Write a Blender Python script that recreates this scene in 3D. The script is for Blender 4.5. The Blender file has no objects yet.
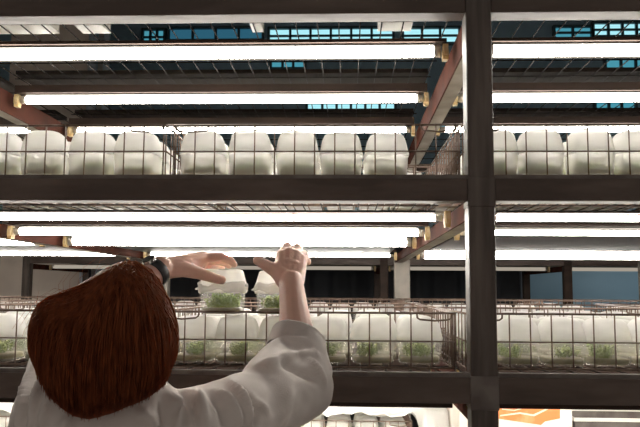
import bpy, bmesh, math, random
from mathutils import Vector, Matrix, noise
from mathutils.bvhtree import BVHTree
R_ = random.Random(7)
sc = bpy.context.scene
C = bpy.context.collection
PI = math.pi

# ------------------------------------------------------------------ camera
EYE = Vector((0, 0, 1.5)); FPX = 740.0
th = math.atan((290 - 213.5) / FPX); ya = math.atan((349 - 320) / FPX * math.cos(th)); ro = .006
FW = Vector((-math.sin(ya) * math.cos(th), math.cos(ya) * math.cos(th), math.sin(th)))
RT0 = Vector((math.cos(ya), math.sin(ya), 0)); UP0 = RT0.cross(FW)
RT = RT0 * math.cos(ro) + UP0 * math.sin(ro); UP = UP0 * math.cos(ro) - RT0 * math.sin(ro)
cd = bpy.data.cameras.new('camera'); cam = bpy.data.objects.new('camera', cd); C.objects.link(cam)
cd.sensor_width = 36; cd.lens = FPX / 640 * 36; cd.clip_start = .02; cd.clip_end = 60
cam.matrix_world = Matrix(((RT.x, UP.x, -FW.x, EYE.x), (RT.y, UP.y, -FW.y, EYE.y), (RT.z, UP.z, -FW.z, EYE.z), (0, 0, 0, 1)))
sc.camera = cam
def ray(px, py): return FW + RT * ((px - 320) / FPX) - UP * ((py - 213.5) / FPX)
def at(px, py, Y):
    d = ray(px, py); return EYE + d * (Y / d.y)

# ------------------------------------------------------------------ materials
def mat(name, col, rough=.6, metal=0, noise_amt=0, scale=20, col2=None, stretch=(1, 1, 1), bump=0, bscale=None, spec=.5, detail=4, lo=.35, hi=.65):
    m = bpy.data.materials.new(name); m.use_nodes = True
    nt = m.node_tree; p = nt.nodes['Principled BSDF']
    p.inputs['Base Color'].default_value = (*col, 1); p.inputs['Roughness'].default_value = rough
    p.inputs['Metallic'].default_value = metal; p.inputs['Specular IOR Level'].default_value = spec
    if col2 or bump:
        tc = nt.nodes.new('ShaderNodeTexCoord'); mp = nt.nodes.new('ShaderNodeMapping'); mp.inputs['Scale'].default_value = stretch
        nt.links.new(tc.outputs['Object'], mp.inputs['Vector'])
    if col2:
        n = nt.nodes.new('ShaderNodeTexNoise'); n.inputs['Scale'].default_value = scale; n.inputs['Detail'].default_value = detail
        nt.links.new(mp.outputs['Vector'], n.inputs['Vector'])
        r = nt.nodes.new('ShaderNodeValToRGB'); r.color_ramp.elements[0].position = lo; r.color_ramp.elements[1].position = hi
        r.color_ramp.elements[0].color = (*col, 1); r.color_ramp.elements[1].color = (*col2, 1)
        nt.links.new(n.outputs['Fac'], r.inputs['Fac']); nt.links.new(r.outputs['Color'], p.inputs['Base Color'])
    if bump:
        n2 = nt.nodes.new('ShaderNodeTexNoise'); n2.inputs['Scale'].default_value = bscale or scale; n2.inputs['Detail'].default_value = 5
        nt.links.new(mp.outputs['Vector'], n2.inputs['Vector'])
        b = nt.nodes.new('ShaderNodeBump'); b.inputs['Strength'].default_value = bump; b.inputs['Distance'].default_value = .004
        nt.links.new(n2.outputs['Fac'], b.inputs['Height']); nt.links.new(b.outputs['Normal'], p.inputs['Normal'])
    return m
def emit(name, col, s):
    m = bpy.data.materials.new(name); m.use_nodes = True; nt = m.node_tree; nt.nodes.clear()
    o = nt.nodes.new('ShaderNodeOutputMaterial'); e = nt.nodes.new('ShaderNodeEmission')
    e.inputs['Color'].default_value = (*col, 1); e.inputs['Strength'].default_value = s
    nt.links.new(e.outputs[0], o.inputs[0]); return m
def plastic(name, col, transp, transl, rough=.35, gloss=.06, streak=0):
    """translucent plastic: transparent + translucent + diffuse + a little gloss"""
    m = bpy.data.materials.new(name); m.use_nodes = True; nt = m.node_tree; nt.nodes.clear()
    N = nt.nodes.new; L = nt.links.new
    o = N('ShaderNodeOutputMaterial'); d = N('ShaderNodeBsdfDiffuse'); t = N('ShaderNodeBsdfTranslucent'); x = N('ShaderNodeBsdfTransparent'); g = N('ShaderNodeBsdfGlossy')
    for n in (d, t): n.inputs['Color'].default_value = (*col, 1)
    if streak:
        tc = N('ShaderNodeTexCoord'); mp = N('ShaderNodeMapping'); mp.inputs['Scale'].default_value = (1, 1, 2.5)
        oi = N('ShaderNodeObjectInfo'); va = N('ShaderNodeVectorMath'); va.operation = 'ADD'
        L(tc.outputs['Object'], mp.inputs['Vector']); L(mp.outputs['Vector'], va.inputs[0]); L(oi.outputs['Location'], va.inputs[1])
        nz = N('ShaderNodeTexNoise'); nz.inputs['Scale'].default_value = 22; nz.inputs['Detail'].default_value = 4
        L(va.outputs[0], nz.inputs['Vector'])
        r = N('ShaderNodeValToRGB'); r.color_ramp.elements[0].position = .35; r.color_ramp.elements[1].position = .62
        r.color_ramp.elements[0].color = (*[c * (1 - streak) for c in col], 1); r.color_ramp.elements[1].color = (*col, 1)
        L(nz.outputs['Fac'], r.inputs['Fac'])
        for n in (d, t): L(r.outputs['Color'], n.inputs['Color'])
    g.inputs['Roughness'].default_value = rough
    m1 = N('ShaderNodeMixShader'); m1.inputs[0].default_value = transl; L(d.outputs[0], m1.inputs[1]); L(t.outputs[0], m1.inputs[2])
    m2 = N('ShaderNodeMixShader'); m2.inputs[0].default_value = gloss; L(m1.outputs[0], m2.inputs[1]); L(g.outputs[0], m2.inputs[2])
    m3 = N('ShaderNodeMixShader'); m3.inputs[0].default_value = transp; L(m2.outputs[0], m3.inputs[1]); L(x.outputs[0], m3.inputs[2])
    L(m3.outputs[0], o.inputs[0]); return m

M = dict(
    postgrey=mat('grey_post', (.22, .195, .165), .6, 0, col2=(.16, .145, .125), scale=14),
    milky=plastic('milky_body', (.96, .945, .92), .62, .75, .3, .06),
    clearbody=plastic('clear_body', (.96, .96, .94), .74, .75, .3, .1),
    steel=mat('dark_steel', (.062, .040, .030), .55, 0, col2=(.125, .09, .072), scale=14, stretch=(.35, 1, 1.6), bump=.25, bscale=40, lo=.4, hi=.75),
    post=mat('post_steel', (.052, .037, .030), .5, 0, col2=(.15, .12, .10), scale=30, stretch=(1.5, 1.5, .12), bump=.2, bscale=40, lo=.4, hi=.8),
    weld=mat('weld_patch', (.17, .145, .13), .6, 0, col2=(.10, .08, .07), scale=18),
    channel=mat('primer_channel', (.085, .028, .018), .8, 0, col2=(.042, .018, .013), scale=9, bump=.2, lo=.35, hi=.7, spec=.04),
    flange=mat('flange_lit', (.36, .32, .26), .8, 0, col2=(.25, .22, .18), scale=12, spec=.1),  # paler than the web: lamplight from below put into the colour
    bar=mat('mounting_bar', (.05, .03, .022), .6, 0, col2=(.03, .02, .015), scale=16, stretch=(.3, 1, 1), spec=.2),
    wire=mat('shelf_wire', (.022, .017, .014), .8, 0, col2=(.012, .009, .008), scale=60, spec=.15),
    bwire=mat('basket_wire', (.23, .16, .125), .42, .35, col2=(.11, .07, .05), scale=45),
    tube=emit('tube_glow', (1, .945, .86), 43.0),
    strip_glow=emit('lit_underside_glow', (1, .88, .72), .38),  # weak glow added for the lit strip under the second rack
    cap=mat('tube_cap', (.65, .6, .52), .35, .7),
    socket=mat('socket_cream', (.62, .42, .17), .5, 0, col2=(.75, .62, .38), scale=50),
    reflector=mat('reflector', (.055, .052, .046), .6, 0, col2=(.035, .032, .028), scale=12, stretch=(.5, 1, 1), spec=.15), plate=mat('underside_plate', (.30, .32, .32), .3, 0, col2=(.22, .22, .21), scale=9),
    lid=plastic('lid_plastic', (.965, .95, .935), .14, .82, .4, .05, .07),
    body=plastic('body_plastic', (.95, .925, .86), .74, .72, .3, .07),
    film=plastic('film_plastic', (.95, .94, .92), .4, .6, .25, .12),
    sheet=plastic('sheet_plastic', (.93, .92, .89), .18, .5, .2, .14),
    agar=mat('agar', (.34, .30, .17), .35, 0, col2=(.24, .22, .11), scale=60),
    leaf=mat('plantlet_green', (.20, .32, .04), .5, 0, col2=(.38, .48, .10), scale=90),
    leaf2=mat('plantlet_fresh_green', (.24, .42, .02), .5, 0, col2=(.42, .60, .05), scale=90),
    board=mat('dark_board', (.035, .027, .022), .9, 0, col2=(.022, .018, .015), scale=8, spec=.05),
    tray=mat('white_tray', (.8, .76, .68), .4),
    carton=mat('white_carton', (.80, .75, .66), .6, 0, col2=(.72, .67, .58), scale=9),
    orange=mat('orange_print', (.78, .22, .06), .5, 0, col2=(.85, .36, .16), scale=22, lo=.5, hi=.75),
    cream=mat('cream_print', (.84, .66, .52), .5),
    floor=mat('concrete', (.30, .28, .26), .7, 0, col2=(.22, .2, .19), scale=3, bump=.1),
    ceil=mat('roof', (.09, .10, .11), .8, 0, col2=(.06, .07, .08), scale=4),
    wall=mat('slate_wall', (.34, .50, .60), .8, 0, col2=(.26, .40, .49), scale=.8),
    wall2=mat('side_wall', (.25, .24, .23), .8, 0, col2=(.2, .19, .18), scale=1.2),
    column=mat('column_paint', (.72, .63, .54), .8, 0, col2=(.6, .52, .45), scale=3),
    pipe=mat('pipe_paint', (.5, .58, .64), .4),
    black=mat('backdrop_black', (.012, .013, .016), .6, 0, col2=(.02, .022, .027), scale=3),
    winframe=mat('window_frame', (.05, .10, .12), .6),
    pane1=emit('sky_pane', (.42, .86, .95), 1.0), pane2=emit('sky_pane_deep', (.10, .45, .58), .65), pane3=emit('sky_pane_dim', (.04, .18, .28), .6),
    skin=mat('skin', (.74, .46, .36), .5, 0, col2=(.80, .49, .39), scale=25, bump=.12, bscale=220),
    nail=mat('nail', (.80, .52, .44), .3),
    coat=mat('lab_coat', (.69, .63, .59), .85, 0, col2=(.63, .575, .535), scale=10, bump=.12, bscale=500),
    trouser=mat('trousers', (.03, .035, .05), .85), shoe=mat('shoe', (.03, .03, .03), .4),
    strap=mat('watch_strap', (.012, .012, .014), .5), steelcase=mat('watch_case', (.5, .5, .5), .25, 1),
)
p = M['skin'].node_tree.nodes['Principled BSDF']; p.inputs['Subsurface Weight'].default_value = .12; p.inputs['Subsurface Radius'].default_value = (.01, .004, .002)
def hair_mat():
    m = bpy.data.materials.new('auburn_hair'); m.use_nodes = True; nt = m.node_tree; nt.nodes.clear(); N = nt.nodes.new; L = nt.links.new
    o = N('ShaderNodeOutputMaterial'); p = N('ShaderNodeBsdfPrincipled'); t = N('ShaderNodeBsdfTranslucent'); mx = N('ShaderNodeMixShader')
    tc = N('ShaderNodeTexCoord'); mp = N('ShaderNodeMapping'); mp.inputs['Scale'].default_value = (60, 60, 6)
    n = N('ShaderNodeTexNoise'); n.inputs['Scale'].default_value = 3; r = N('ShaderNodeValToRGB')
    r.color_ramp.elements[0].position = .3; r.color_ramp.elements[1].position = .7
    r.color_ramp.elements[0].color = (.085, .023, .011, 1); r.color_ramp.elements[1].color = (.33, .10, .04, 1)
    L(tc.outputs['Object'], mp.inputs['Vector']); L(mp.outputs['Vector'], n.inputs['Vector']); L(n.outputs['Fac'], r.inputs['Fac'])
    L(r.outputs['Color'], p.inputs['Base Color']); p.inputs['Roughness'].default_value = .5; p.inputs['Specular IOR Level'].default_value = .32; p.inputs['Specular Tint'].default_value = (.9, .5, .3, 1)
    t.inputs['Color'].default_value = (.62, .22, .085, 1); mx.inputs[0].default_value = .42
    L(p.outputs[0], mx.inputs[1]); L(t.outputs[0], mx.inputs[2]); L(mx.outputs[0], o.inputs[0]); return m
M['hair'] = hair_mat()

# ------------------------------------------------------------------ mesh helpers
class MB:
    def __init__(s): s.v = []; s.f = []
    def box(s, a, b):
        x0, y0, z0 = a; x1, y1, z1 = b; i = len(s.v)
        s.v += [(x0, y0, z0), (x1, y0, z0), (x1, y1, z0), (x0, y1, z0), (x0, y0, z1), (x1, y0, z1), (x1, y1, z1), (x0, y1, z1)]
        s.f += [tuple(i + k for k in q) for q in ((0, 3, 2, 1), (4, 5, 6, 7), (0, 1, 5, 4), (1, 2, 6, 5), (2, 3, 7, 6), (3, 0, 4, 7))]; return s
    def loft(s, rings, cap0=True, cap1=True):
        n = len(rings[0]); i = len(s.v)
        for r in rings: s.v += [tuple(q) for q in r]
        for k in range(len(rings) - 1):
            for j in range(n):
                a = i + k * n + j; b = i + k * n + (j + 1) % n
                s.f.append((a, b, b + n, a + n))
        if cap0: s.f.append(tuple(i + j for j in reversed(range(n))))
        if cap1: s.f.append(tuple(i + (len(rings) - 1) * n + j for j in range(n)))
        return s
    def path(s, pts, r, n=6):
        pts = [Vector(q) for q in pts]; rs = r if isinstance(r, (list, tuple)) else [r] * len(pts)
        rings = []; u = None
        for k, q in enumerate(pts):
            d = (pts[min(k + 1, len(pts) - 1)] - pts[max(k - 1, 0)]).normalized()
            if u is None or abs(u.dot(d)) > .95: u = d.orthogonal()
            u = (u - d * u.dot(d)).normalized(); w = d.cross(u)
            rings.append([q + (u * math.cos(2 * PI * j / n) + w * math.sin(2 * PI * j / n)) * rs[k] for j in range(n)])
        return s.loft(rings)
    def sphere(s, c, r, nu=16, nv=10, M3=None):
        c = Vector(c); rr = Vector(r) if not isinstance(r, (int, float)) else Vector((r, r, r)); rings = []
        for k in range(1, nv):
            t = PI * k / nv
            ring = []
            for j in range(nu):
                f = 2 * PI * j / nu
                q = Vector((rr.x * math.sin(t) * math.cos(f), rr.y * math.sin(t) * math.sin(f), -rr.z * math.cos(t)))
                if M3: q = M3 @ q
                ring.append(c + q)
            rings.append(ring)
        return s.loft(rings)
    def limb(s, pts, rs, n=16):
        for k in range(len(pts)):
            s.sphere(pts[k], rs[k], n, 10)
            if k: s.path([pts[k - 1], pts[k]], [rs[k - 1], rs[k]], n)
        return s
    def mesh(s, name, m=None, smooth=False):
        me = bpy.data.meshes.new(name); me.from_pydata(s.v, [], s.f); me.validate(); me.update()
        if m: me.materials.append(m)
        if smooth: me.polygons.foreach_set('use_smooth', [True] * len(me.polygons))
        return me
    def obj(s, name, m, parent=None, smooth=False, loc=None, bevel=0):
        return link(name, s.mesh(name, m, smooth), parent, loc, bevel)
def link(name, me, parent=None, loc=None, bevel=0):
    o = bpy.data.objects.new(name, me); C.objects.link(o)
    if parent: o.parent = parent
    if loc: o.location = loc
    if bevel:
        b = o.modifiers.new('bevel', 'BEVEL'); b.width = bevel; b.segments = 2; b.limit_method = 'ANGLE'
    return o
def tag(o, label, cat, group=None):
    o['label'] = label; o['category'] = cat
    if group: o['group'] = group
    return o
def thing(name, label, cat, loc=(0, 0, 0), group=None):
    o = bpy.data.objects.new(name, None); C.objects.link(o); o.location = loc; o.empty_display_size = .05
    return tag(o, label, cat, group)
def struct(o): o['kind'] = 'structure'; return o

# ------------------------------------------------------------------ the room
struct(MB().box((-5.5, -2.5, -.1), (5.5, 9.2, 0)).obj('floor', M['floor']))
struct(MB().box((-5.5, -.2, 5.3), (5.5, 9.2, 5.4)).obj('ceiling', M['ceil']))
struct(MB().box((-5.5, 9.0, 0), (5.5, 9.2, 5.3)).obj('wall_back', M['wall']))
struct(MB().box((-5.6, -2.5, 0), (-5.5, 9.2, 5.3)).obj('wall_left', M['wall2']))
struct(MB().box((5.5, -2.5, 0), (5.6, 9.2, 5.3)).obj('wall_right', M['wall2']))
def window(i, x0, x1, y0, y1, m, nx, ny=1):
    a = at(x0, y1, 8.97); b = at(x1, y0, 8.97)
    fr = MB()
    f = .03
    fr.box((a.x - f, 8.93, a.z - f), (b.x + f, 8.99, a.z)); fr.box((a.x - f, 8.93, b.z), (b.x + f, 8.99, b.z + f))
    fr.box((a.x - f, 8.93, a.z), (a.x, 8.99, b.z)); fr.box((b.x, 8.93, a.z), (b.x + f, 8.99, b.z))
    for k in range(1, nx):
        x = a.x + (b.x - a.x) * k / nx; fr.box((x - .015, 8.94, a.z), (x + .015, 8.985, b.z))
    for k in range(1, ny):
        z = a.z + (b.z - a.z) * k / ny; fr.box((a.x, 8.945, z - .012), (b.x, 8.98, z + .012))
    w = struct(fr.obj('window_%d' % i, M['winframe']))
    MB().box((a.x, 8.975, a.z), (b.x, 8.985, b.z)).obj('window_pane', m, w)
window(1, 270, 392, 29, 43, M['pane1'], 6, 2)
window(2, 404, 458, 29, 43, M['pane1'], 3, 2)
window(3, 594, 650, 24, 36, M['pane1'], 4, 2)
window(4, 555, 590, 28, 38, M['pane2'], 2, 2)
window(5, 308, 394, 104, 116, M['pane1'], 6, 2)
window(6, 596, 634, 103, 116, M['pane2'], 3, 2)
window(7, 606, 650, 60, 69, M['pane2'], 3)
window(8, 144, 164, 31, 44, M['pane2'], 3, 2)
window(9, 84, 96, 30, 44, M['pane2'], 1, 2)
window(10, 272, 304, 62, 68, M['pane2'], 3)
window(11, 440, 466, 120, 130, M['pane2'], 2)
window(12, 170, 262, 29, 40, M['pane3'], 4)
window(13, 30, 62, 30, 42, M['pane3'], 2)

# ------------------------------------------------------------------ the growing rack
PX = [-2.308, -1.036, .236, 1.508]; PW = .052
TIERS = [2.062, 1.677, 1.284, .89]            # underside of each shelf beam
TOPS = [2.112, 1.722, 1.334, .94]
rack = thing('shelving_rack', 'large dark welded steel growing rack with lamps under every mesh shelf', 'shelving rack', (.26, 1.46, 0))
rack.location = (0, 0, 0)
for i, x in enumerate(PX):
    MB().box((x, 1.46, 0), (x + PW, 1.512, 3.0)).obj('post', M['post'], rack, bevel=.003)
    MB().box((x + .002, 3.88, 0), (x + .084, 3.94, 1.66 if i == 2 else 2.2)).obj('post', M['postgrey'], rack, bevel=.003)
for t in range(4):
    z0, z1 = TIERS[t], TOPS[t]
    for b in range(3):
        x0, x1 = PX[b] + PW, PX[b + 1]
        MB().box((x0, 1.462, z0), (x1, 1.512, z1)).obj('beam', M['steel'], rack, bevel=.002)
        MB().box((x0, 3.885, z1 - (.05 if t == 3 else .02)), (x1, 3.93, z1)).obj('back_rail', M['steel'], rack)
        # flat lip carrying the mesh
        MB().box((x0, 1.466, z1), (x1, 1.486, z1 + .008)).obj('shelf_lip', M['weld'], rack)
        w = MB(); n = 24
        for k in range(n + 1):
            x = x0 + .01 + (x1 - x0 - .02) * k / n
            w.path([(x, 1.487, z1 + .0055), (x, 3.9, z1 + .0055)], .0017, 5)
        for k in range(17):
            y = 1.5 + 2.38 * k / 16
            w.path([(x0, y, z1 + .002), (x1, y, z1 + .002)], .0016, 5)
        w.obj('shelf_mesh', M['wire'], rack)
        if t == 1: MB().box((x0 + .05, 2.9 if b < 2 else 2.3, 1.668), (x1 - .05, 3.42 if b < 2 else 3.08, 1.671)).obj('reflector_plate', M['plate'] if b < 2 else M['bar'], rack)
    for i, x in enumerate(PX):
        zb = [2.005, 1.645, 1.24, .85][t]
        y0, y1 = 1.513, 3.88
        if i >= 2: wx, fx0, fx1 = x + .006, x + .010, x + .046
        else: wx, fx0, fx1 = x + PW - .010, x + .006, x + PW - .010
        ch = MB().box((wx, y0, zb), (wx + .004, y1, z0 + .006))
        c = ch.obj('cross_channel', M['channel'], rack)
        MB().box((fx0, y0, zb), (fx1, y1, zb + .004)).obj('flange', M['flange'], c)
        MB().box((fx0, y0, z0 + .002), (fx1, y1, z0 + .006)).obj('flange', M['channel'], c)
        # weld sleeve round the post
        if t in (1, 2): MB().box((x - .0015, 1.4585, z0 - .012), (x + PW + .0015, 1.5125, z1 + .003)).obj('weld_sleeve', M['weld'] if t == 2 else M['post'], rack, bevel=.002)
ROWS = [1.665, 2.085, 2.5, 3.5]
for t in range(3):
    for b in range(3):
        for r, y in enumerate(ROWS):
            x0, x1 = PX[b] + PW + .003, PX[b + 1] - .003
            za, zb = (.004, .012) if r == 0 else (.003, .026)
            if t == 1: za, zb = ((-.0045, -.002), (.0035, .026), (.004, .012), (.004, .012))[r]
            sx = .04 if t == 1 and r == 0 else .01
            MB().box((x0 + sx, y - .016, TIERS[t] + za), (x1 - sx, y + .014, TIERS[t] + zb)).obj('mounting_bar', M['bar'], rack)
            if t == 2: MB().box((x0 + .01, y - .034, TIERS[t] - .034), (x1 - .01, y - .031, TIERS[t] + zb)).obj('lamp_skirt', M['bar'], rack)

# ------------------------------------------------------------------ tube lamps
def lamp_meshes(L, rad):
    d = {}
    d['tube'] = MB().path([(-L / 2 + .012, 0, 0), (L / 2 - .012, 0, 0)], rad, 14).mesh('tube', M['tube'], True)
    d['end_cap'] = MB().path([(-.008, 0, 0), (.008, 0, 0)], rad + .0006, 14).mesh('end_cap', M['cap'], True)
    s = MB(); s.box((-.006, -.011, -.020), (.006, .011, .016)); s.box((-.004, -.018, -.012), (.004, .018, .006)); s.path([(-.007, 0, -.004), (.007, 0, -.004)], .0125, 10)
    d['socket'] = s.mesh('socket', M['socket'])
    r = MB(); r.box((-L / 2 + .02, .018, .0105), (L / 2 - .02, .07, .0125)); r.box((-L / 2 + .02, .0685, .004), (L / 2 - .02, .07, .0105)); r.box((-L / 2 + .02, -.008, .0132), (L / 2 - .02, .02, .0165))
    d['reflector'] = r.mesh('reflector', M['reflector'])
    c = MB(); c.path([(math.cos(a) * (rad + .001) * 0 + 0, math.sin(a) * (rad + .0012), math.cos(a) * (rad + .0012)) for a in [2 * PI * k / 14 for k in range(15)]], .0013, 4)
    d['clip'] = c.mesh('clip', M['strap'])
    return d
LM = {}
def lamp(x0, x1, y, z, label, rad=.0132, clip=None, dim=False, refl=True):
    L = x1 - x0; key = (round(L, 3), rad)
    if key not in LM: LM[key] = lamp_meshes(L, rad)
    d = LM[key]
    t = thing('tube_lamp', label, 'lamp', ((x0 + x1) / 2, y, z), 'fluorescent tubes under the shelves')
    tb = link('tube', d['tube'], t)
    if dim:
        tb.data = tb.data.copy(); tb.data.materials[0] = M['strip_glow']
    for s in (-1, 1):
        link('end_cap', d['end_cap'], tb, (s * (L / 2 - .012), 0, 0)); link('socket', d['socket'], t, (s * (L / 2 + .007), 0, -.001))
    if refl: link('reflector', d['reflector'], t)
    if clip is not None: link('clip', d['clip'], t, (clip, 0, 0))
    return t
TN = ['top', 'middle', 'lower']; BN = ['far left bay', 'bay above the woman', 'right bay']
ON = ['first', 'second', 'third', 'fourth']
for t in range(3):
    for b in range(3):
        for r, y in enumerate(ROWS):
            if b == 2 and t == 1 and r == 2: continue
            if b == 0 and r == 0: continue
            if t == 0 and r == 3: continue
            x0, x1 = PX[b] + PW + .022, PX[b + 1] - .022
            rad = .0132; yy = y; z = TIERS[t] - .0145
            if b == 2 and t == 1 and r == 3: yy = 3.25
            if t == 0 and r: rad = (.0, .0112, .0095)[r]
            if t == 1:                       # the middle shelf carries tubes of several gauges
                rad = (.0068, .0105, .0155, .0058)[r]
                if b == 2 and r == 1: rad = .0072
                if b == 2 and r == 3: rad = .0175; z = TIERS[t] - .021
            lamp(x0, x1, yy, z, 'glowing tube lamp, %s from the front, under the %s shelf, %s' % (ON[r if not (b == 2 and t == 1 and r == 3) else 2], TN[t], BN[b]),
                 rad, clip={0: .25, 1: .12, 2: -.2, 3: None}[r] if b != 0 else None)

# ------------------------------------------------------------------ wire baskets
BW, BD, BH = .594, .50, .112
def basket_meshes():
    d = {}; hw, hd = BW / 2, BD / 2; rw, rt = .0015, .0023
    m = MB(); m.path([(-hw, -hd, BH), (hw, -hd, BH), (hw, hd, BH), (-hw, hd, BH), (-hw, -hd, BH)], rt, 6); d['rim'] = m.mesh('rim', M['bwire'], True)
    n = 14
    m = MB()
    for k in range(n + 1):
        x = -hw + .004 + (BW - .008) * k / n; m.path([(x, 0, .001), (x, 0, BH - .001)], rw, 5)
    m.path([(-hw, -.002, BH * .5), (hw, -.002, BH * .5)], .0017, 5); m.path([(-hw, 0, .003), (hw, 0, .003)], .002, 5)
    d['long_panel'] = m.mesh('long_panel', M['bwire'], True)
    m = MB(); n2 = 11
    for k in range(n2 + 1):
        y = -hd + .004 + (BD - .008) * k / n2; m.path([(0, y, .001), (0, y, BH - .001)], rw, 5)
    m.path([(.002, -hd, BH * .5), (.002, hd, BH * .5)], .0017, 5); m.path([(0, -hd, .003), (0, hd, .003)], .002, 5)
    d['side_panel'] = m.mesh('side_panel', M['bwire'], True)
    m = MB()
    for k in range(n + 1):
        x = -hw + .004 + (BW - .008) * k / n; m.path([(x, -hd, .0015), (x, hd, .0015)], rw, 5)
    for k in range(4):
        y = -hd + BD * k / 3; m.path([(-hw, y, .004), (hw, y, .004)], .0016, 5)
    d['bottom_panel'] = m.mesh('bottom_panel', M['bwire'], True)
    m = MB(); m.path([(-.036, 0, 0), (-.035, -.001, -.009), (-.030, -.002, -.0125), (0, -.003, -.015), (.028, -.002, -.0125), (.033, -.001, -.009), (.034, 0, 0)], .0019, 6)
    d['stacking_loop'] = m.mesh('stacking_loop', M['bwire'], True)
    return d
BM_ = basket_meshes()
def basket(cx, y0, z, label, rz=0):
    t = thing('wire_basket', label, 'basket', (cx, y0 + BD / 2, z), 'wire baskets of jars on the shelves'); t.rotation_euler.z = rz
    link('rim', BM_['rim'], t); link('bottom_panel', BM_['bottom_panel'], t)
    for s in (-1, 1):
        link('long_panel', BM_['long_panel'], t, (0, s * BD / 2, 0)); link('side_panel', BM_['side_panel'], t, (s * BW / 2, 0, 0))
        link('stacking_loop', BM_['stacking_loop'], t, (s * (BW / 2 - .04), -BD / 2, BH))
    return t

# ------------------------------------------------------------------ culture jars
def sq(h, z, n=32, e=4.0):
    out = []
    for j in range(n):
        a = 2 * PI * j / n; c, s = math.cos(a), math.sin(a)
        r = h / (abs(c) ** e + abs(s) ** e) ** (1 / e); out.append((r * c, r * s, z))
    return out
def jar_meshes(round_top):
    d = {}
    m = MB()
    prof = [(.036, 0), (.0405, .002), (.0425, .006), (.0448, .054), (.0435, .0545)]
    m.loft([sq(h, z, 32, 5) for h, z in prof], True, False); d['body'] = m.mesh('body', M['body'], True)
    m = MB()
    if round_top: prof = [(.0455, .050), (.0472, .0505), (.0475, .056), (.0460, .0575), (.0450, .063), (.0428, .076), (.0402, .087), (.0365, .0955), (.031, .1005), (.024, .1028), (.0, .1035)]
    else: prof = [(.0455, .050), (.0475, .0505), (.0478, .058), (.0465, .0595), (.0455, .072), (.0465, .0735), (.0455, .075), (.0395, .0985), (.0375, .1012), (.034, .1025), (.0, .103)]
    m.loft([sq(max(h, .0005), z, 32, 4 if round_top else 6) for h, z in prof], False, True); d['lid'] = m.mesh('lid', M['lid'], True)
    m = MB(); m.loft([sq(h, z, 32, 5) for h, z in [(.038, .0045), (.0400, .007), (.0408, .016), (.036, .0175)]]); d['growth_medium'] = m.mesh('growth_medium', M['agar'], True)
    return d
def plant_mesh(rnd, n, hmax, m, name='plantlets'):
    mb = MB()
    for k in range(n):
        if k % 9 == 0: cl = (rnd.uniform(-.026, .026), rnd.uniform(-.026, .026), rnd.uniform(.5, 1))
        x, y = max(-.034, min(.034, cl[0] + rnd.gauss(0, .006))), max(-.034, min(.034, cl[1] + rnd.gauss(0, .006))); z = .0165
        h = hmax * cl[2] * rnd.uniform(.6, 1); lx, ly = rnd.uniform(-.008, .008), rnd.uniform(-.008, .008)
        top = Vector((max(-.037, min(.037, x + lx)), max(-.037, min(.037, y + ly)), z + h))
        mb.path([(x, y, z), ((x + top.x) / 2, (y + top.y) / 2, z + h * .55), top], [.0007, .0006, .0004], 4)
        for q in range(5):
            f = .3 + .7 * q / 4; c = Vector((x, y, z)).lerp(top, f); a = rnd.uniform(0, 2 * PI); L = rnd.uniform(.005, .010); wd = L * .28
            dv = Vector((math.cos(a), math.sin(a), rnd.uniform(.2, 1.0))).normalized(); sd = dv.cross(Vector((0, 0, 1))).normalized() * wd
            i = len(mb.v); mid = c + dv * L * .5; tip = c + dv * L + Vector((0, 0, -.001))
            up = sd.cross(dv).normalized() * .0004
            mb.v += [tuple(c), tuple(mid + sd + up), tuple(tip), tuple(mid - sd + up), tuple(mid - up)]
            mb.f += [(i, i + 1, i + 2), (i, i + 2, i + 3), (i, i + 4, i + 1), (i + 1, i + 4, i + 2), (i + 2, i + 4, i + 3), (i + 3, i + 4, i)]
    return mb.mesh(name, m)
JM = [jar_meshes(True), jar_meshes(False)]
MILKY = JM[0]['body'].copy(); MILKY.materials[0] = M['milky']
rp = random.Random(3)
PLANTS = [plant_mesh(rp, n, h, M['leaf']) for n, h in ((60, .034), (46, .026), (70, .038), (52, .030))]
SHORT = [plant_mesh(rp, n, h, M['leaf']) for n, h in ((80, .020), (50, .010), (90, .024))]
FRESH = [plant_mesh(rp, 210, .034, M['leaf2']), plant_mesh(rp, 200, .033, M['leaf2'])]
def jar(x, y, z, label, group, kind=0, rz=0, pl=None, sz=1.0, parts=True, clear=False):
    t = thing('culture_jar', label, 'jar', (x, y, z), group); t.rotation_euler.z = rz; t.scale = (1, 1, sz)
    d = JM[kind]
    bo = link('body', d['body'], t)
    if kind == 0 and z > 1.6: bo.data = MILKY
    if clear: bo.data = bo.data.copy(); bo.data.materials[0] = M['clearbody']
    link('lid', d['lid'], t)
    if parts:
        link('growth_medium', d['growth_medium'], t); link('plantlets', pl or R_.choice(SHORT if z > 1.6 else PLANTS), t)
    return t
def X(px, Y): return at(px, 250, Y).x
ZS = {t: TOPS[t] + .0085 for t in range(4)}
FY = 1.515                                    # front of the first row of baskets
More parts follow.
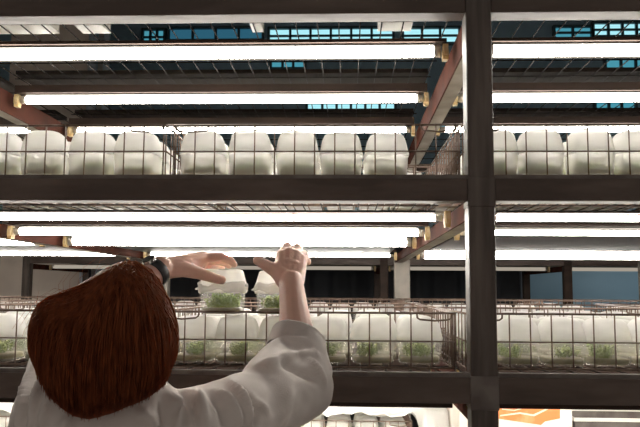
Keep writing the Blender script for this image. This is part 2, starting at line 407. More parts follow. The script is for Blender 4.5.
# --- middle shelf
B1x, B2x, B3x = -.384 - BW / 2, .226 - BW / 2, .236 + BW / 2
basket(B1x, FY, ZS[1], 'wire basket of white jars on the middle shelf, leftmost behind the woman')
basket(B2x, FY + .002, ZS[1], 'wire basket with five white jars on the middle shelf left of the big post')
basket(B3x, FY + .004, ZS[1], 'wire basket of white jars on the middle shelf right of the big post')
ords = ['first', 'second', 'third', 'fourth', 'fifth', 'sixth', 'seventh', 'eighth', 'ninth']
def front_row(pxs, z, what, group, hs=None, dy=0):
    for k, px in enumerate(pxs):
        jar(X(px, 1.585), FY + .060 + dy + R_.uniform(-.003, .004), z + .006, 'frosted lidded jar, front row, %s from left %s' % (ords[k], what), group,
            rz=R_.uniform(-.08, .08), sz=(hs[k] if hs else .93))
front_row([-3, 44, 92, 137], ZS[1], 'in far left middle basket', 'jars at the front of the middle shelf', [1.0, 1.0, 1.0, 1.0])
front_row([203, 250, 297, 341, 386], ZS[1], 'in middle shelf basket left of big post', 'jars at the front of the middle shelf', [1.0, 1.02, 1.02, .96, .94])
front_row([495, 540, 590, 636, 684][:5], ZS[1], 'in middle shelf basket right of big post', 'jars at the front of the middle shelf', [1.02, 1.02, 1.03, 1.0, 1.0])
def back_rows(cx, y0, z, nrow, ncol, label, group, first=0, parts=True, kind=0, xs=None):
    for r in range(first, nrow):
        for c in range(len(xs) if xs else ncol):
            if not xs and R_.random() < .06: continue
            jar((xs[c] if xs else cx + (c - (ncol - 1) / 2) * .0975) + R_.uniform(-.001, .001), y0 + .060 + r * .0965 + R_.uniform(0, .003), z + .006, label, group, kind, parts=parts, sz=R_.uniform(.95, 1.0) * (.93 if z < 1.6 else 1))
back_rows(B1x, FY, ZS[1], 3, 6, 'frosted jar behind the front row, far left middle basket', 'inner jars of the far left middle basket', 1, xs=[X(q, 1.585) for q in (-3, 44, 92, 137)])
back_rows(B2x, FY + .002, ZS[1], 3, 6, 'frosted jar behind the front row, middle basket left of post', 'inner jars of the centre middle basket', 1, xs=[X(q, 1.585) for q in (203, 250, 297, 341, 386)])
back_rows(B3x, FY + .004, ZS[1], 3, 6, 'frosted jar behind the front row, middle basket right of post', 'inner jars of the right middle basket', 1, xs=[X(q, 1.585) for q in (495, 540, 590, 636)])
for j, cx in enumerate((B1x, B2x, B3x)):
    w = ['far left', 'centre', 'right'][j]
    basket(cx, FY + .535, ZS[1], 'wire basket standing behind the %s front basket on the middle shelf' % w)
    back_rows(cx, FY + .535, ZS[1], 3, 6, 'frosted jar seen from below in the %s rear basket, middle shelf' % w, 'jars in the %s rear basket' % w)
# --- lower shelf
L1x, L2x, L3x = -.386 - BW / 2, .214 - BW / 2, .236 + BW / 2
for j, cx in enumerate((L1x, L2x, L3x)):
    w = ['left of woman', 'right of woman', 'right of post'][j]
    g = 'jars at the front of the lower shelf'
    basket(cx, FY + .002 * j, ZS[2], 'wire basket of planted jars at the front of the lower shelf, %s' % w)
    front_row([[-40, 8, 55, 101, 146], [198, 240, 282, 327, 372, 418], [512, 557, 601, 646, 690]][j], ZS[2], 'in lower shelf basket %s' % w, g)
    back_rows(cx, FY + .002 * j, ZS[2], 4, 6 if j != 1 else 6, 'frosted jar behind the front row, lower shelf basket %s' % w, 'inner jars of the lower basket %s' % w, 1)
    basket(cx, FY + .54, ZS[2], 'wire basket in the second row on the lower shelf, %s' % w)
    back_rows(cx, FY + .54, ZS[2], 2, 6, 'frosted jar in second row basket, lower shelf, %s' % w, 'second row jars of the lower shelf %s' % w, 0, False)
    basket(cx, FY + 1.75, ZS[2] + .004, 'wire basket at the far back of the lower shelf, %s' % w)
    back_rows(cx, FY + 1.75, ZS[2] + .004, 1, 6, 'frosted jar in farthest back basket, lower shelf, %s' % w, 'far back jars of the lower shelf %s' % w, 0, False)
# --- the two jars being set down on top of the front row
ztop = ZS[2] + .006 + .0968
def held(px, label, pl, rz):
    t = jar(X(px, 1.58), 1.577 if px < 250 else 1.588, ztop, label, 'jars between the hands', 1, rz, pl, .95 if px < 250 else .925, clear=True)
    m = MB(); rings = []
    n = 40; rr = random.Random(int(px))
    ph = [rr.uniform(0, 6) for _ in range(4)]
    def wob(a, s): return .0016 * math.sin(3 * a + ph[0] + s) + .0011 * math.sin(7 * a + ph[1]) + .0008 * math.sin(11 * a + ph[2] * s)
    for s, (h, z) in enumerate(((.0486, .052), (.0500, .0565), (.0490, .062), (.0502, .0668), (.0487, .071), (.0476, .0705), (.0481, .055))):
        ring = sq(h, z, n, 6); rings.append([(x * (1 + 8 * max(0, wob(2 * PI * j / n, s))), y * (1 + 8 * max(0, wob(2 * PI * j / n, s))), z_ + 2.2 * wob(2 * PI * j / n, s)) for j, (x, y, z_) in enumerate(ring)])
    m.loft(rings + [rings[0]], False, False); m.obj('sealing_film', M['film'], t, True)
    tab = MB(); tab.path([(.0485, -.03, .066), (.053, -.034, .068), (.055, -.036, .064)], [.003, .004, .002], 6); tb2 = MB(); tb2.path([(-.0485, -.03, .060), (-.053, -.036, .058)], [.003, .002], 6)
    tab.obj('film_tail', M['film'], t, True); tb2.obj('film_tail', M['film'], t, True)
    return t
held(224.5, 'lidded jar of bright green plantlets under the left hand', FRESH[0], .03)
held(279, 'lidded jar of green plantlets behind the raised right forearm', FRESH[1], -.04)

# ------------------------------------------------------------------ top shelf contents seen from below
for b, w in enumerate(['far left bay', 'bay left of the big post', 'bay right of the big post']):
    x0, x1 = PX[b] + PW + .01, PX[b + 1] - .01
    tag(MB().box((x0, 2.075, TOPS[0] + .009), (x1, 2.32, TOPS[0] + .021)).obj('shelf_board', M['board']), 'dark board on top mesh shelf, nearer one, %s' % w, 'board', 'boards on the top shelf')
    tag(MB().box((x0, 2.545, TOPS[0] + .009), (x1, 2.66, TOPS[0] + .021)).obj('shelf_board', M['board']), 'narrow dark board on top mesh shelf, %s' % w, 'board', 'boards on the top shelf')
for (a, b_), w in (((-60, 54), 'long one above the left end of the front tube'), ((78, 106), 'short one right of the long tray'), ((251, 262), 'smallest one above the middle of the front tube'), ((378, 412), 'one close to the big post')):
    xa, xb = at(a, 27, 1.7).x, at(b_, 27, 1.7).x
    m = MB(); z = TOPS[0] + .0095
    m.box((xa, 1.60, z), (xb, 1.735, z + .003))
    for q in ((xa, 1.60, xa + .003, 1.735), (xb - .003, 1.60, xb, 1.735), (xa, 1.60, xb, 1.603), (xa, 1.732, xb, 1.735)): m.box((q[0], q[1], z + .003), (q[2], q[3], z + .03))
    tag(m.obj('plastic_tray', M['tray']), 'pale tray on top mesh shelf, %s' % w, 'tray', 'trays on the top shelf')

# ------------------------------------------------------------------ bottom visible shelf
L0x = -1.046 - BW / 2
for j, cx in enumerate((L1x, L2x, L0x)):
    w = ['behind the woman', 'right of the raised sleeve', 'far left'][j]
    basket(cx, 2.56, ZS[3], 'wire basket on the bottom shelf below the lower beam, %s' % w)
    back_rows(cx, 2.56, ZS[3], 3, 6, 'white jar in the basket on the bottom shelf, %s' % w, 'bottom shelf jars %s' % w, 0, True)
def film(x0, x1, y0, y1, z, label, seed):
    m = MB(); nx, ny = 60, 34
    def h(x, y):
        v = Vector((x * 9 + seed, y * 9, seed))
        dr = -.12 * max(0, 1 - (y - y0) / .09) * max(0, min(1, (x - .228) / .03))     # free corner hanging down
        return dr + .045 * abs(noise.noise(v)) + .022 * abs(noise.noise(v * 2.7)) + .008 * abs(noise.noise(v * 6.1))
    top = [[(x0 + (x1 - x0) * i / nx, y0 + (y1 - y0) * k / ny, z + h(x0 + (x1 - x0) * i / nx, y0 + (y1 - y0) * k / ny)) for i in range(nx + 1)] for k in range(ny + 1)]
    W = nx + 1; n = W * (ny + 1)
    for row in top: m.v += row
    for row in top: m.v += [(a, b, c - .0012) for a, b, c in row]
    for k in range(ny):
        for i in range(nx):
            a = k * W + i; m.f.append((a, a + 1, a + W + 1, a + W)); m.f.append((n + a, n + a + W, n + a + W + 1, n + a + 1))
    edge = [i for i in range(W)] + [k * W + nx for k in range(1, ny + 1)] + [ny * W + i for i in range(nx - 1, -1, -1)] + [k * W for k in range(ny - 1, 0, -1)]
    for q in range(len(edge)):
        a, b = edge[q], edge[(q + 1) % len(edge)]; m.f.append((a, n + a, n + b, b))
    return tag(m.obj('plastic_sheet', M['sheet'], smooth=True), label, 'plastic sheet', 'plastic sheets on the bottom shelf')
film(-.375, .35, 2.585, 3.05, ZS[3] + BH + .006, 'crumpled clear plastic sheet on the bottom shelf right of the sleeve', 1.3)
film(-.965, -.41, 2.585, 3.05, ZS[3] + BH + .006, 'crumpled clear plastic sheet on the bottom shelf behind the woman', 5.3)
film(-1.62, -1.07, 2.585, 3.05, ZS[3] + BH + .006, 'crumpled clear plastic sheet on the bottom shelf at the far left', 8.3)
for yy, nm in ((FY + .54, 'second row'), (FY + 1.75, 'farthest back row')):
    basket(L3x + BW + .006, yy, ZS[2] + .004, 'wire basket in the %s of the lower shelf at the far right edge' % nm)
    back_rows(L3x + BW + .006, yy, ZS[2] + .004, 1, 6, 'frosted jar in the far right edge basket, lower shelf, %s' % nm, 'far right jars of the lower shelf %s' % nm, 0, False)
    basket(L0x, yy, ZS[2] + .004, 'wire basket in the %s of the lower shelf at the far left edge' % nm)
    back_rows(L0x, yy, ZS[2] + .004, 1, 6, 'frosted jar in the far left edge basket, lower shelf, %s' % nm, 'far left jars of the lower shelf %s' % nm, 0, False)
xa, xb = at(575, 418, 2.9).x, at(690, 418, 2.9).x
tr_ = thing('storage_tray', 'grey tray with a white rim on the bottom shelf right of the carton', 'tray', ((xa + xb) / 2, 2.9, ZS[3]))
hx = (xb - xa) / 2
tb_ = MB()
for q in ((-hx, 0, 0, hx, .22, .005), (-hx, 0, .005, hx, .004, .068), (-hx, .216, .005, hx, .22, .068), (-hx, .004, .005, -hx + .004, .216, .068), (hx - .004, .004, .005, hx, .216, .068)): tb_.box(q[:3], q[3:])
tb_.obj('tray_body', M['weld'], tr_)
rm = MB()
for q in ((-hx - .006, -.007, hx + .006, -.001), (-hx - .006, .221, hx + .006, .227), (-hx - .006, -.001, -hx - .001, .221), (hx + .001, -.001, hx + .006, .221)): rm.box((q[0], q[1], .064), (q[2], q[3], .077))
rm.obj('rim', M['tray'], tr_)
# white carton with an orange print
ca = at(459, 404, 2.45).x; cb = at(572, 404, 2.45).x; zc = ZS[3]
box_ = thing('carton', 'white carton with an orange printed front behind the foot of the post', 'carton', ((ca + cb) / 2, 2.6, zc))
hw = (cb - ca) / 2
MB().box((-hw, -.15, 0), (hw, .15, .26)).obj('box', M['carton'], box_, bevel=.003)
def rel(px, py): q = at(px, py, 2.449); return (q.x - (ca + cb) / 2, q.z - zc)
def plate(poly, m, name, y):
    mb = MB(); ring0 = [(x, y, z) for x, z in poly]; ring1 = [(x, -.1505, z) for x, z in poly]
    mb.loft([ring1, ring0]); return mb.obj(name, m, box_)
plate([rel(470, 404 - 40), rel(470, 416), rel(500, 419), rel(541, 425), rel(545, 421.5), rel(560, 418.5), rel(560, 404 - 40)], M['orange'], 'printed_panel', -.1512)
plate([rel(500, 415), rel(520, 412.2), rel(533, 414.5), rel(552, 406), rel(553, 407), rel(534, 416.2), rel(520, 413.8), rel(500, 416.4)], M['cream'], 'printed_streak', -.1518)
plate([rel(502, 408.5), rel(514, 410), rel(526, 406.6), rel(527, 407.4), rel(514, 411), rel(502, 409.5)], M['cream'], 'printed_streak', -.1518)

# ------------------------------------------------------------------ things beyond the rack
rack2 = thing('shelving_rack', 'second dark steel rack standing in shadow behind the large rack', 'shelving rack', (0, 5.2, 0))
for k in range(-2, 3):
    x = .22 + 1.272 * k
    for y in (0, 1.2): MB().box((x, y, 0), (x + .056, y + .056, 1.76)).obj('post', M['bar'] if k >= 0 else M['post'], rack2, bevel=.003)
    c = MB().box((x + .01, .056, 1.64), (x + .05, 1.2, 1.676)).obj('cross_channel', M['channel'], rack2)
    if k < 2:
        for y in (0, 1.2): MB().box((x + .056, y, 1.677), (x + 1.272, y + .05, 1.727)).obj('beam', M['steel'], rack2)
        MB().box((x + .056, .05, 1.70), (x + 1.272, 1.2, 1.71)).obj('shelf_panel', M['flange'], rack2)
        for y in (0, 1.2): MB().box((x + .056, y, 1.20), (x + 1.272, y + .05, 1.25)).obj('beam', M['steel'], rack2)
for k in range(-2, 2):
    x = .22 + 1.272 * k
    lamp(x + .09, x + 1.24, 5.5, 1.662, 'added glow tube for lit underside of second rack, %s' % ['far left one', 'one behind the woman', 'one left of the rear posts', 'one right of the rear posts'][k + 2], .0132, None, True, False)
bs = MB(); ring0 = []; ring1 = []
n = 90; xa, xb = -2.3, 1.62
for i in range(n + 1):
    x = xa + (xb - xa) * i / n; yy = 7.0 + .03 * math.sin(i * .9) + .015 * math.sin(i * 2.3)
    ring0.append((x, yy)); ring1.append((x, yy + .006))
loop = ring0 + ring1[::-1]
bs.loft([[(x, y, 0.0) for x, y in loop], [(x, y, 2.0) for x, y in loop]])
tag(bs.obj('dark_backdrop', M['black'], smooth=True), 'black backdrop added to darken the gap behind the racks', 'sheet')  # stands in for the darkness between the racks
struct(MB().box((-3.3, 6.9, 0), (-2.5, 7.4, 5.3)).obj('column', M['column']))
for i, (x, w) in enumerate(((-2.43, 'thicker pipe against the pale column'), (-2.30, 'thinner pipe right of the thicker one'))):
    tag(MB().path([(x, 6.75, 0), (x, 6.75, 5.29)], .045 if i == 0 else .03, 14).obj('pipe', M['pipe'], smooth=True), 'blue-grey upright %s' % w, 'pipe')

# ------------------------------------------------------------------ the person
def remeshed(mb, name, vox, smooth_it, m):
    ob = bpy.data.objects.new('tmp', mb.mesh('tmp')); C.objects.link(ob)
    r = ob.modifiers.new('r', 'REMESH'); r.mode = 'VOXEL'; r.voxel_size = vox; r.use_smooth_shade = True
    s = ob.modifiers.new('s', 'SMOOTH'); s.iterations = smooth_it; s.factor = .5
    dg = bpy.context.evaluated_depsgraph_get(); dg.update()
    me = bpy.data.meshes.new_from_object(ob.evaluated_get(dg), depsgraph=dg); me.name = name
    bpy.data.objects.remove(ob); me.materials.clear(); me.materials.append(m)
    me.polygons.foreach_set('use_smooth', [True] * len(me.polygons))
    return me
HC = at(106, 338, .985)                       # centre of the hair
head = HC + Vector((.004, .012, .002))
LS, LE, LW = at(56, 428, 1.03), at(64, 354, 1.25), at(160, 268, 1.445)
RS, RE, RW = at(196, 436, 1.06), at(302, 388, 1.27), at(291, 282, 1.475)
PEL = Vector((-.31, .86, .86))
CH = (LS + RS) / 2 + Vector((0, 0, -.10))
b = MB()
# skull, face, neck
hm = Matrix.Rotation(-.25, 3, 'Z') @ Matrix.Rotation(.12, 3, 'X')
b.sphere(head, (.070, .088, .085), 24, 16, hm)
def hp(x, y, z): return head + hm @ Vector((x, y, z))
b.sphere(hp(0, .03, -.045), (.056, .055, .062), 20, 12, hm)
b.limb([hp(0, .066, -.092), hp(0, .060, -.085)], [.020, .03], 12)                 # chin
b.limb([hp(0, .086, -.012), hp(0, .100, -.044), hp(0, .092, -.048)], [.008, .011, .012], 10)   # nose
for s in (-1, 1):
    b.sphere(hp(.031 * s, .073, -.012), .013, 10, 8); b.limb([hp(.016 * s, .084, .006), hp(.046 * s, .074, .006)], [.006, .005], 8)
    b.sphere(hp(.073 * s, .0, -.03), (.008, .018, .03), 10, 8, hm)
    b.sphere(hp(.012 * s, .094, -.050), .006, 8, 6)
b.limb([hp(-.02, .083, -.070), hp(0, .090, -.069), hp(.02, .083, -.070)], [.005, .0065, .005], 8)
b.limb([hp(-.016, .082, -.078), hp(0, .088, -.079), hp(.016, .082, -.078)], [.005, .007, .005], 8)
neck0 = head + Vector((0, .0, -.085)); neck1 = (LS + RS) / 2 + Vector((0, .0, .0))
b.limb([neck0 + Vector((0, .03, 0)), neck1 + Vector((0, .03, 0)), CH], [.043, .045, .07], 16)
# torso and legs
b.limb([LS, RS], [.045, .045]); b.limb([CH, PEL + Vector((0, 0, .18)), PEL], [.095, .09, .105])
for s in (-1, 1):
    hip = PEL + Vector((.075 * s, 0, -.03)); kn = Vector((hip.x + .01 * s, .87, .45)); an = Vector((hip.x + .015 * s, .84, .075))
    b.limb([hip, kn, kn.lerp(an, .3), an], [.078, .05, .052, .034]); b.limb([an + Vector((0, -.02, -.04)), an + Vector((0, .13, -.05))], [.03, .024])
# arms
def arm(S, E, W, r=(.045, .036, .034, .0242)):
    b.limb([S, E, E.lerp(W, .3), E.lerp(W, .72), W], [r[0], r[1], r[2] + .003, .0275, r[3]], 16)
arm(LS, LE, LW); arm(RS, RE, RW)
def chain(pts, rs): b.limb(pts, rs, 12)
# right hand: back of the hand to the viewer, fingers reaching away over the lid
A = at
rk = [A(281.5, 256, 1.535), A(289, 253.5, 1.545), A(296.5, 256, 1.545), A(301.5, 260.5, 1.54)]         # knuckles
rpp = [A(287, 246.5, 1.568), A(297, 248, 1.574), A(303.5, 254.5, 1.571), A(307, 261.5, 1.562)]   # middle joints
rdd = [A(289.5, 248, 1.594), A(299, 250, 1.600), A(305, 256.5, 1.597), A(307.5, 262, 1.580)]
rtt = [A(290, 253, 1.604), A(299, 254.5, 1.610), A(304, 258.5, 1.605), A(306, 262.5, 1.588)]
wr = [A(283.5, 280, 1.482), A(287.5, 280, 1.484), A(292, 280, 1.484), A(296, 281, 1.482)]
for i in range(4):
    b.limb([wr[i], rk[i]], [.0175, [.0135, .0140, .0135, .0125][i]], 12)
    f = [1, 1.02, .98, .90][i]
    chain([rk[i], rpp[i], rdd[i], rtt[i]], [.0112 * f, .0104 * f, .0092 * f, .0082 * f])
b.limb([rk[0], rk[1], rk[2], rk[3]], [.0125, .013, .0125, .012], 12)
b.limb([wr[1].lerp(rk[1], .5), wr[2].lerp(rk[2], .5)], [.018, .017], 12)
chain([A(283, 277, 1.485), A(275.5, 270.5, 1.497), A(265.5, 265, 1.505), A(257.5, 260.5, 1.512)], [.0185, .0150, .0118, .0098])
b.limb([A(277, 270, 1.497), A(282, 260, 1.530)], [.0145, .011], 12)
# left hand: pointing right, thumb in front of the lid, fingers over and behind it
lk = [A(203, 257.5, 1.545), A(203, 260.5, 1.572), A(201, 264, 1.595), A(198, 267, 1.612)]
lp = [A(221, 257, 1.556), A(219, 260.5, 1.590), A(213, 264.5, 1.618), A(206, 267.5, 1.635)]
ld = [A(230.5, 260.5, 1.568), A(226, 263, 1.604), A(219, 266, 1.632), A(212, 268, 1.647)]
lt = [A(234, 264.5, 1.577), A(229, 265.5, 1.614), A(222, 267.5, 1.641), A(215, 269, 1.654)]
lw = [A(163, 267, 1.455), A(163, 268.5, 1.462), A(163, 270, 1.468), A(163, 271, 1.474)]
for i in range(4):
    b.limb([lw[i], lk[i]], [.0185, [.0140, .014, .0135, .012][i]], 12)
    f = [1, 1.02, .98, .88][i]
    chain([lk[i], lp[i], ld[i], lt[i]], [.0108 * f, .0094 * f, .0086 * f, .0077 * f])
b.limb(lk, [.013, .013, .0125, .0115], 12)
b.limb([A(170, 267.5, 1.475), A(186, 265.5, 1.505), A(197, 263, 1.54)], [.021, .020, .016], 14)
chain([A(168, 269.5, 1.462), A(183, 269, 1.478), A(199, 273, 1.497), A(212, 277.5, 1.510), A(221.5, 280.0, 1.517)], [.0185, .0165, .0130, .0108, .0094])
body = remeshed(b, 'person', .0024, 3, M['skin'])
person = link('person', body)
tag(person, 'woman seen from behind in a pale lab coat reaching both hands to the jars', 'person')

# lab coat
c = MB()
cuff = RE.lerp(RW, .40); fd = (RW - RE).normalized()
c.limb([LS + Vector((0, 0, .0)), LE + Vector((0, 0, -.004)), LE.lerp(LW, .36)], [.064, .052, .041], 20)
c.limb([RS, RS.lerp(RE, .5) + Vector((0, 0, .003)), RE, cuff, cuff + fd * .09], [.066, .058, .0545, .0480, .0475], 20)
c.limb([A(266, 385, 1.2), A(287, 356, 1.33)], [.044, .040], 20)
c.limb([A(318, 372, 1.30), A(312, 352, 1.36)], [.026, .024], 16)
nk = A(112, 442, 1.035)
c.limb([LS, nk, RS], [.062, .068, .064], 20)
c.limb([A(88, 428, 1.04), A(140, 427, 1.045)], [.055, .055], 20); c.limb([A(78, 422, 1.02), A(138, 416, 1.025)], [.062, .060], 20)
c.limb([A(150, 424, 1.05), RS], [.050, .062], 20)
SP = (LS + RS) / 2
c.limb([LS + Vector((.02, -.01, -.08)), RS + Vector((-.02, -.01, -.08))], [.085, .085], 20)
for (w, z) in ((.075, 1.12), (.075, .95), (.09, .85), (.10, .7), (.105, .55)):
    pass
c.limb([SP + Vector((-.045, -.01, -.12)), Vector((-.37, .87, 1.0)), Vector((-.38, .86, .85)), Vector((-.39, .86, .55))], [.105, .095, .115, .125], 20)
c.limb([SP + Vector((.045, -.01, -.12)), Vector((-.25, .87, 1.0)), Vector((-.24, .86, .85)), Vector((-.23, .86, .55))], [.105, .095, .115, .125], 20)
coat = remeshed(c, 'lab_coat', .0048, 6, M['coat'])
# the sleeve ends in an open cuff, its edge turned inwards
tilt = (fd + RT * .40).normalized(); cc = RE.lerp(RW, .41)
bm = bmesh.new(); bm.from_mesh(coat)
near = [v for v in bm.verts if (v.co - cc).length < .15]
ns = set(near); ge = [e for e in bm.edges if e.verts[0] in ns and e.verts[1] in ns]; gf = [f for f in bm.faces if all(v in ns for v in f.verts)]
bmesh.ops.bisect_plane(bm, geom=near + ge + gf, plane_co=cc, plane_no=tilt, clear_outer=True)
be = [e for e in bm.edges if e.is_boundary]
for step, (sc_, mv) in enumerate(((1.0, .003), (.93, .001), (.90, -.006), (.88, -.04))):
    ex = bmesh.ops.extrude_edge_only(bm, edges=be)['geom']
    vs = [q for q in ex if isinstance(q, bmesh.types.BMVert)]; be = [q for q in ex if isinstance(q, bmesh.types.BMEdge)]
    mid = sum((v.co for v in vs), Vector()) / len(vs)
    for v in vs: v.co = mid + (v.co - mid) * (1.02 if step == 0 else (.955 if step == 1 else .985)) + tilt * mv
bmesh.ops.recalc_face_normals(bm, faces=bm.faces); bm.to_mesh(coat); bm.free(); coat.update()
coat.polygons.foreach_set('use_smooth', [True] * len(coat.polygons))
# cloth folds: ridges along the creases, pressed into the cloth surface
bv = BVHTree.FromPolygons([v.co for v in coat.vertices], [tuple(q.vertices) for q in coat.polygons])
folds = [  # points on the cloth, height, width
    ([(246, 391), (256, 404), (267, 410)], .006, .008), ([(256, 368), (272, 362), (290, 357), (318, 353)], .007, .009), ([(280, 362), (300, 370), (316, 377)], -.009, .012),
    ([(308, 358), (318, 370), (324, 384)], .007, .008), ([(229, 380), (240, 394), (246, 410), (247, 427)], .011, .009), ([(236, 384), (251, 400), (254, 427)], -.008, .008),
    ([(217, 390), (229, 402), (236, 414), (238, 427)], .008, .007), ([(210, 394), (222, 408), (226, 427)], -.006, .008),
    ([(197, 393), (202, 406), (205, 427)], .008, .009), ([(187, 397), (191, 410), (192, 427)], -.007, .009), ([(172, 397), (178, 410), (180, 427)], .011, .010), ([(163, 402), (167, 427)], -.006, .008),
    ([(268, 348), (285, 338), (305, 340)], .005, .008), ([(262, 372), (275, 390), (278, 420)], -.004, .016), ([(290, 385), (286, 405), (276, 427)], .005, .013), ([(310, 390), (300, 410), (290, 425)], -.004, .012),
    ([(46, 372), (36, 395), (30, 427)], .009, .008), ([(40, 372), (28, 400), (22, 427)], -.007, .008), ([(54, 390), (47, 408), (43, 427)], .008, .007), ([(36, 362), (24, 390), (16, 427)], .006, .007),
    ([(70, 420), (62, 427)], .006, .007), ([(140, 412), (150, 419), (154, 427)], .008, .008)]
import bisect
fpts = []
for pl, h, w in folds:
    for k in range(len(pl) - 1):
        for q in range(8):
            t = q / 8; px = pl[k][0] * (1 - t) + pl[k + 1][0] * t; py = pl[k][1] * (1 - t) + pl[k + 1][1] * t
            hit = bv.ray_cast(EYE, ray(px, py).normalized())
            if hit[0]:
                g = (k + t) / (len(pl) - 1); fpts.append((hit[0], 1.5 * h * min(1, .35 + 3 * g, .5 + 2.2 * (1 - g)), w))
normals = [v.normal.copy() for v in coat.vertices]
from mathutils.kdtree import KDTree
kd = KDTree(len(coat.vertices))
for i, v in enumerate(coat.vertices): kd.insert(v.co, i)
kd.balance()
pos = {}; neg = {}
for (q, h, w) in fpts:
    for co, i, d in kd.find_range(q, 2.6 * w):
        e = h * math.exp(-(d / w) ** 2)
        if h > 0: pos[i] = max(pos.get(i, 0), e)
        else: neg[i] = min(neg.get(i, 0), e)
for i, v in enumerate(coat.vertices):
    e = pos.get(i, 0) + neg.get(i, 0)
    q = v.co
    e += .0035 * noise.noise(Vector((q.x * 16, q.y * 16, q.z * 9))) + .0014 * noise.noise(q * 46)
    v.co = q + normals[i] * e
coat.update()
coat_o = link('lab_coat', coat, person)
coat_o['label'] = 'pale grey lab coat with folded sleeves'
# collar
col = MB(); ring = []
for k in range(25):
    a = 2 * PI * k / 24; ring.append(neck1 + Vector((.062 * math.cos(a), .060 * math.sin(a) - .004, .030 + .012 * math.sin(a))))
col.path(ring, .014, 8); col.obj('collar', M['coat'], coat_o, True)
# trousers and shoes
tr = MB(); sh = [MB(), MB()]
for s in (-1, 1):
    hip = PEL + Vector((.075 * s, 0, -.03)); kn = Vector((hip.x + .01 * s, .87, .45)); an = Vector((hip.x + .015 * s, .84, .10))
    tr.limb([hip, kn, an], [.092, .068, .058], 16)
    m = MB(); m.limb([Vector((an.x, .80, .047)), Vector((an.x, .87, .05)), Vector((an.x, .99, .04))], [.044, .046, .036], 14); m.box((an.x - .042, .76, 0), (an.x + .042, 1.01, .03))
    sme = remeshed(m, 'shoe', .006, 4, M['shoe']); link('shoe', sme, person)
link('trousers', remeshed(tr, 'trousers', .009, 4, M['trouser']), person)
# wristwatch on the left wrist
wd = (LW - LE).normalized(); wc = A(152, 269, 1.43); wc = LE + wd * ((wc - LE).dot(wd))
u = wd.cross(Vector((0, 0, 1))).normalized(); v_ = u.cross(wd)
def wrist_ring(r, off): return [wc + wd * off + (u * math.cos(2 * PI * k / 28) + v_ * math.sin(2 * PI * k / 28)) * r for k in range(28)]
st = MB(); st.loft([wrist_ring(.0265, -.010), wrist_ring(.029, -.009), wrist_ring(.029, .009), wrist_ring(.0265, .010), wrist_ring(.0262, .0), wrist_ring(.0265, -.010)], False, False)
watch = st.obj('wristwatch', M['strap'], person, True)
cs = MB(); nrm = v_; cs.path([wc + nrm * .026, wc + nrm * .0325], .014, 20); cs.obj('watch_case', M['steelcase'], watch)
ds = MB(); ds.path([wc + nrm * .0326, wc + nrm * .0331], .012, 20); ds.obj('watch_dial', M['strap'], watch)
bk = MB(); bk.path([wc - nrm * .029 + wd * .011, wc - nrm * .033 + wd * .011, wc - nrm * .033 - wd * .011, wc - nrm * .029 - wd * .011], .0018, 6); bk.obj('buckle', M['steelcase'], watch)

# hair: an auburn bob, lopsided as the head leans
outline = [(127, 256), (140, 261), (153, 271), (163, 288), (171, 306), (176, 323), (178, 341), (177, 355), (174, 368), (167, 388), (152, 400), (127, 411), (105, 420), (88, 424), (72, 421), (57, 411), (42, 395), (34, 376), (30, 358), (28, 340), (30, 325), (34, 312), (42, 301), (57, 294), (72, 286), (92, 273), (109, 262)]
O2 = (106, 338)
ang = sorted((math.atan2(-(y - O2[1]), x - O2[0]), math.hypot(x - O2[0], y - O2[1])) for x, y in outline)
def rho(a):
    a = (a + PI) % (2 * PI) - PI
    for k in range(len(ang)):
        a0, r0 = ang[k - 1]; a1, r1 = ang[k]
        if k == 0: a0 -= 2 * PI
        if a0 <= a <= a1: return r0 + (r1 - r0) * (a - a0) / (a1 - a0)
    a0, r0 = ang[-1]; a1, r1 = ang[0]; a1 += 2 * PI
    return r0 + (r1 - r0) * (a - a0) / (a1 - a0)
PXM = (HC - EYE).dot(FW) / FPX                # metres per pixel at the head
def dome(r, ny, side):
    f = math.sqrt(max(0, 1 - min(r, 1) ** 2))
    if ny < 0 and side < 0: f += .68 * min(1, -ny * 1.15) * (1 - f)      # the bob hangs clear of the neck
    return f
def shell(nx, ny, side, k=1.0):
    """point of the hair volume; (nx, ny) in its unit disc, side -1 = back of the head, +1 = face side"""
    r = math.hypot(nx, ny); a = math.atan2(ny, nx); q = rho(a) * min(r, 1.0) * k
    dep = (.098 if side < 0 else .075) * k * dome(r, ny, side) * side
    return EYE + (HC - EYE + RT * (q * math.cos(a) * PXM) + UP * (q * math.sin(a) * PXM)) * (1 + dep / .985)
hm_ = MB(); NU, NV = 64, 14
rings = []
for k in range(-NV, NV + 1):
    t = k / NV * PI / 2 * .985
    r = math.cos(t); side = 1 if t > 0 else -1
    ring = []
    for j in range(NU):
        a = 2 * PI * j / NU; nx, ny = r * math.cos(a), r * math.sin(a)
        qq = rho(a) * r * .945
        dep = (.082 if side < 0 else .04) * dome(r, ny, side) * side
        ring.append(EYE + (HC - EYE + RT * (qq * math.cos(a) * PXM) + UP * (qq * math.sin(a) * PXM)) * (1 + dep / .985))
    rings.append(ring)
hm_.loft(rings)
hair = hm_.obj('hair', M['hair'], person, True)
hair['label'] = 'chin-length auburn bob'
st = MB(); rh = random.Random(11)
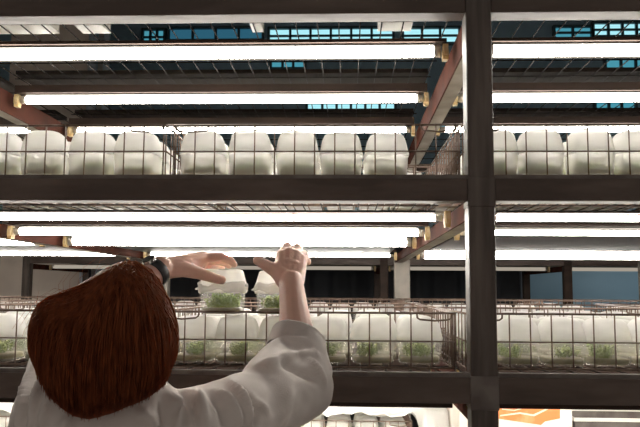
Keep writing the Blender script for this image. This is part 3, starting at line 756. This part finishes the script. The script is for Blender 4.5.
def strand(x_e, side, k, rad, wild=0):
    cx, cy = .20 + rh.uniform(-.16, .16), .80 + rh.uniform(-.12, .12)
    hem = -math.sqrt(max(0.0, 1 - x_e * x_e)) * (1.0 - .02 * rh.random())
    ex, ey = x_e * .985, hem * rh.uniform(.95, 1.0)
    c1 = (x_e * rh.uniform(.95, 1.3) + .04, rh.uniform(.35, 1.05)); c2 = (x_e * 1.16, min(.1, ey * .35))
    pts = []; n = 11; jit = rh.uniform(-.02, .02)
    for q in range(n):
        t = q / (n - 1); u = 1 - t
        x = u ** 3 * cx + 3 * u * u * t * c1[0] + 3 * u * t * t * c2[0] + t ** 3 * ex; y = u ** 3 * cy + 3 * u * u * t * c1[1] + 3 * u * t * t * c2[1] + t ** 3 * ey
        r = math.hypot(x, y); lim = .998
        if r > lim: x *= lim / r; y *= lim / r
        kk = k + jit * math.sin(t * 3)
        if t > .85 and side < 0: kk -= (t - .85) * .04
        pts.append(shell(x, y, side, kk) + Vector((rh.uniform(-1, 1), rh.uniform(-1, 1), rh.uniform(-1, 1))) * .0006)
    st.path(pts, [rad * (1 if q < 8 else 1 - .25 * (q - 7)) for q in range(n)], 4)
for i in range(1900):
    x = math.sin(rh.uniform(-PI / 2, PI / 2)); strand(x, -1, rh.uniform(.90, 1.0), rh.uniform(.0006, .0012))
for i in range(500):
    x = math.sin(rh.uniform(-PI / 2, PI / 2)); strand(x, 1, rh.uniform(.90, 1.0), rh.uniform(.0006, .0011))
for i in range(22):                             # flyaways
    a = rh.choice([rh.uniform(1.7, 2.9), rh.uniform(2.2, 3.1)]); x, y = math.cos(a), math.sin(a); p0 = shell(x * .93, y * .93, -1, 1)
    d = RT * x + UP * y; tg = RT * -y + UP * x; s = rh.choice((-1, 1)); L = rh.uniform(.010, .028)
    st.path([p0, p0 + d * L * .7 + tg * s * L * .6, p0 + d * L * .85 + tg * s * L * 1.6], [.0003, .00022, .00015], 3)
st.obj('hair_strands', M['hair'], hair, True)

def fill_light(loc, e, col=(1, .9, .78), size=.5):
    l = bpy.data.lights.new('fill_light', 'AREA'); l.energy = e; l.color = col; l.size = size
    o = bpy.data.objects.new('fill_light', l); C.objects.link(o); o.location = loc
fill_light((-4.3, 5.4, 2.7), 9); fill_light((4.2, 7.2, 2.7), 26, (.85, .95, 1))  # fill lights added to brighten the column and the back wall
# ------------------------------------------------------------------ light of the hall behind the photographer
w = bpy.data.worlds.new('world'); sc.world = w; w.use_nodes = True
w.node_tree.nodes['Background'].inputs['Color'].default_value = (1, .90, .81, 1); w.node_tree.nodes['Background'].inputs['Strength'].default_value = .32
sc.view_settings.view_transform = 'Standard'; sc.view_settings.look = 'None'; sc.view_settings.gamma = 1; sc.view_settings.exposure = 0
sc.cycles.transparent_max_bounces = 24; sc.cycles.max_bounces = 14; sc.cycles.diffuse_bounces = 8; sc.cycles.transmission_bounces = 10
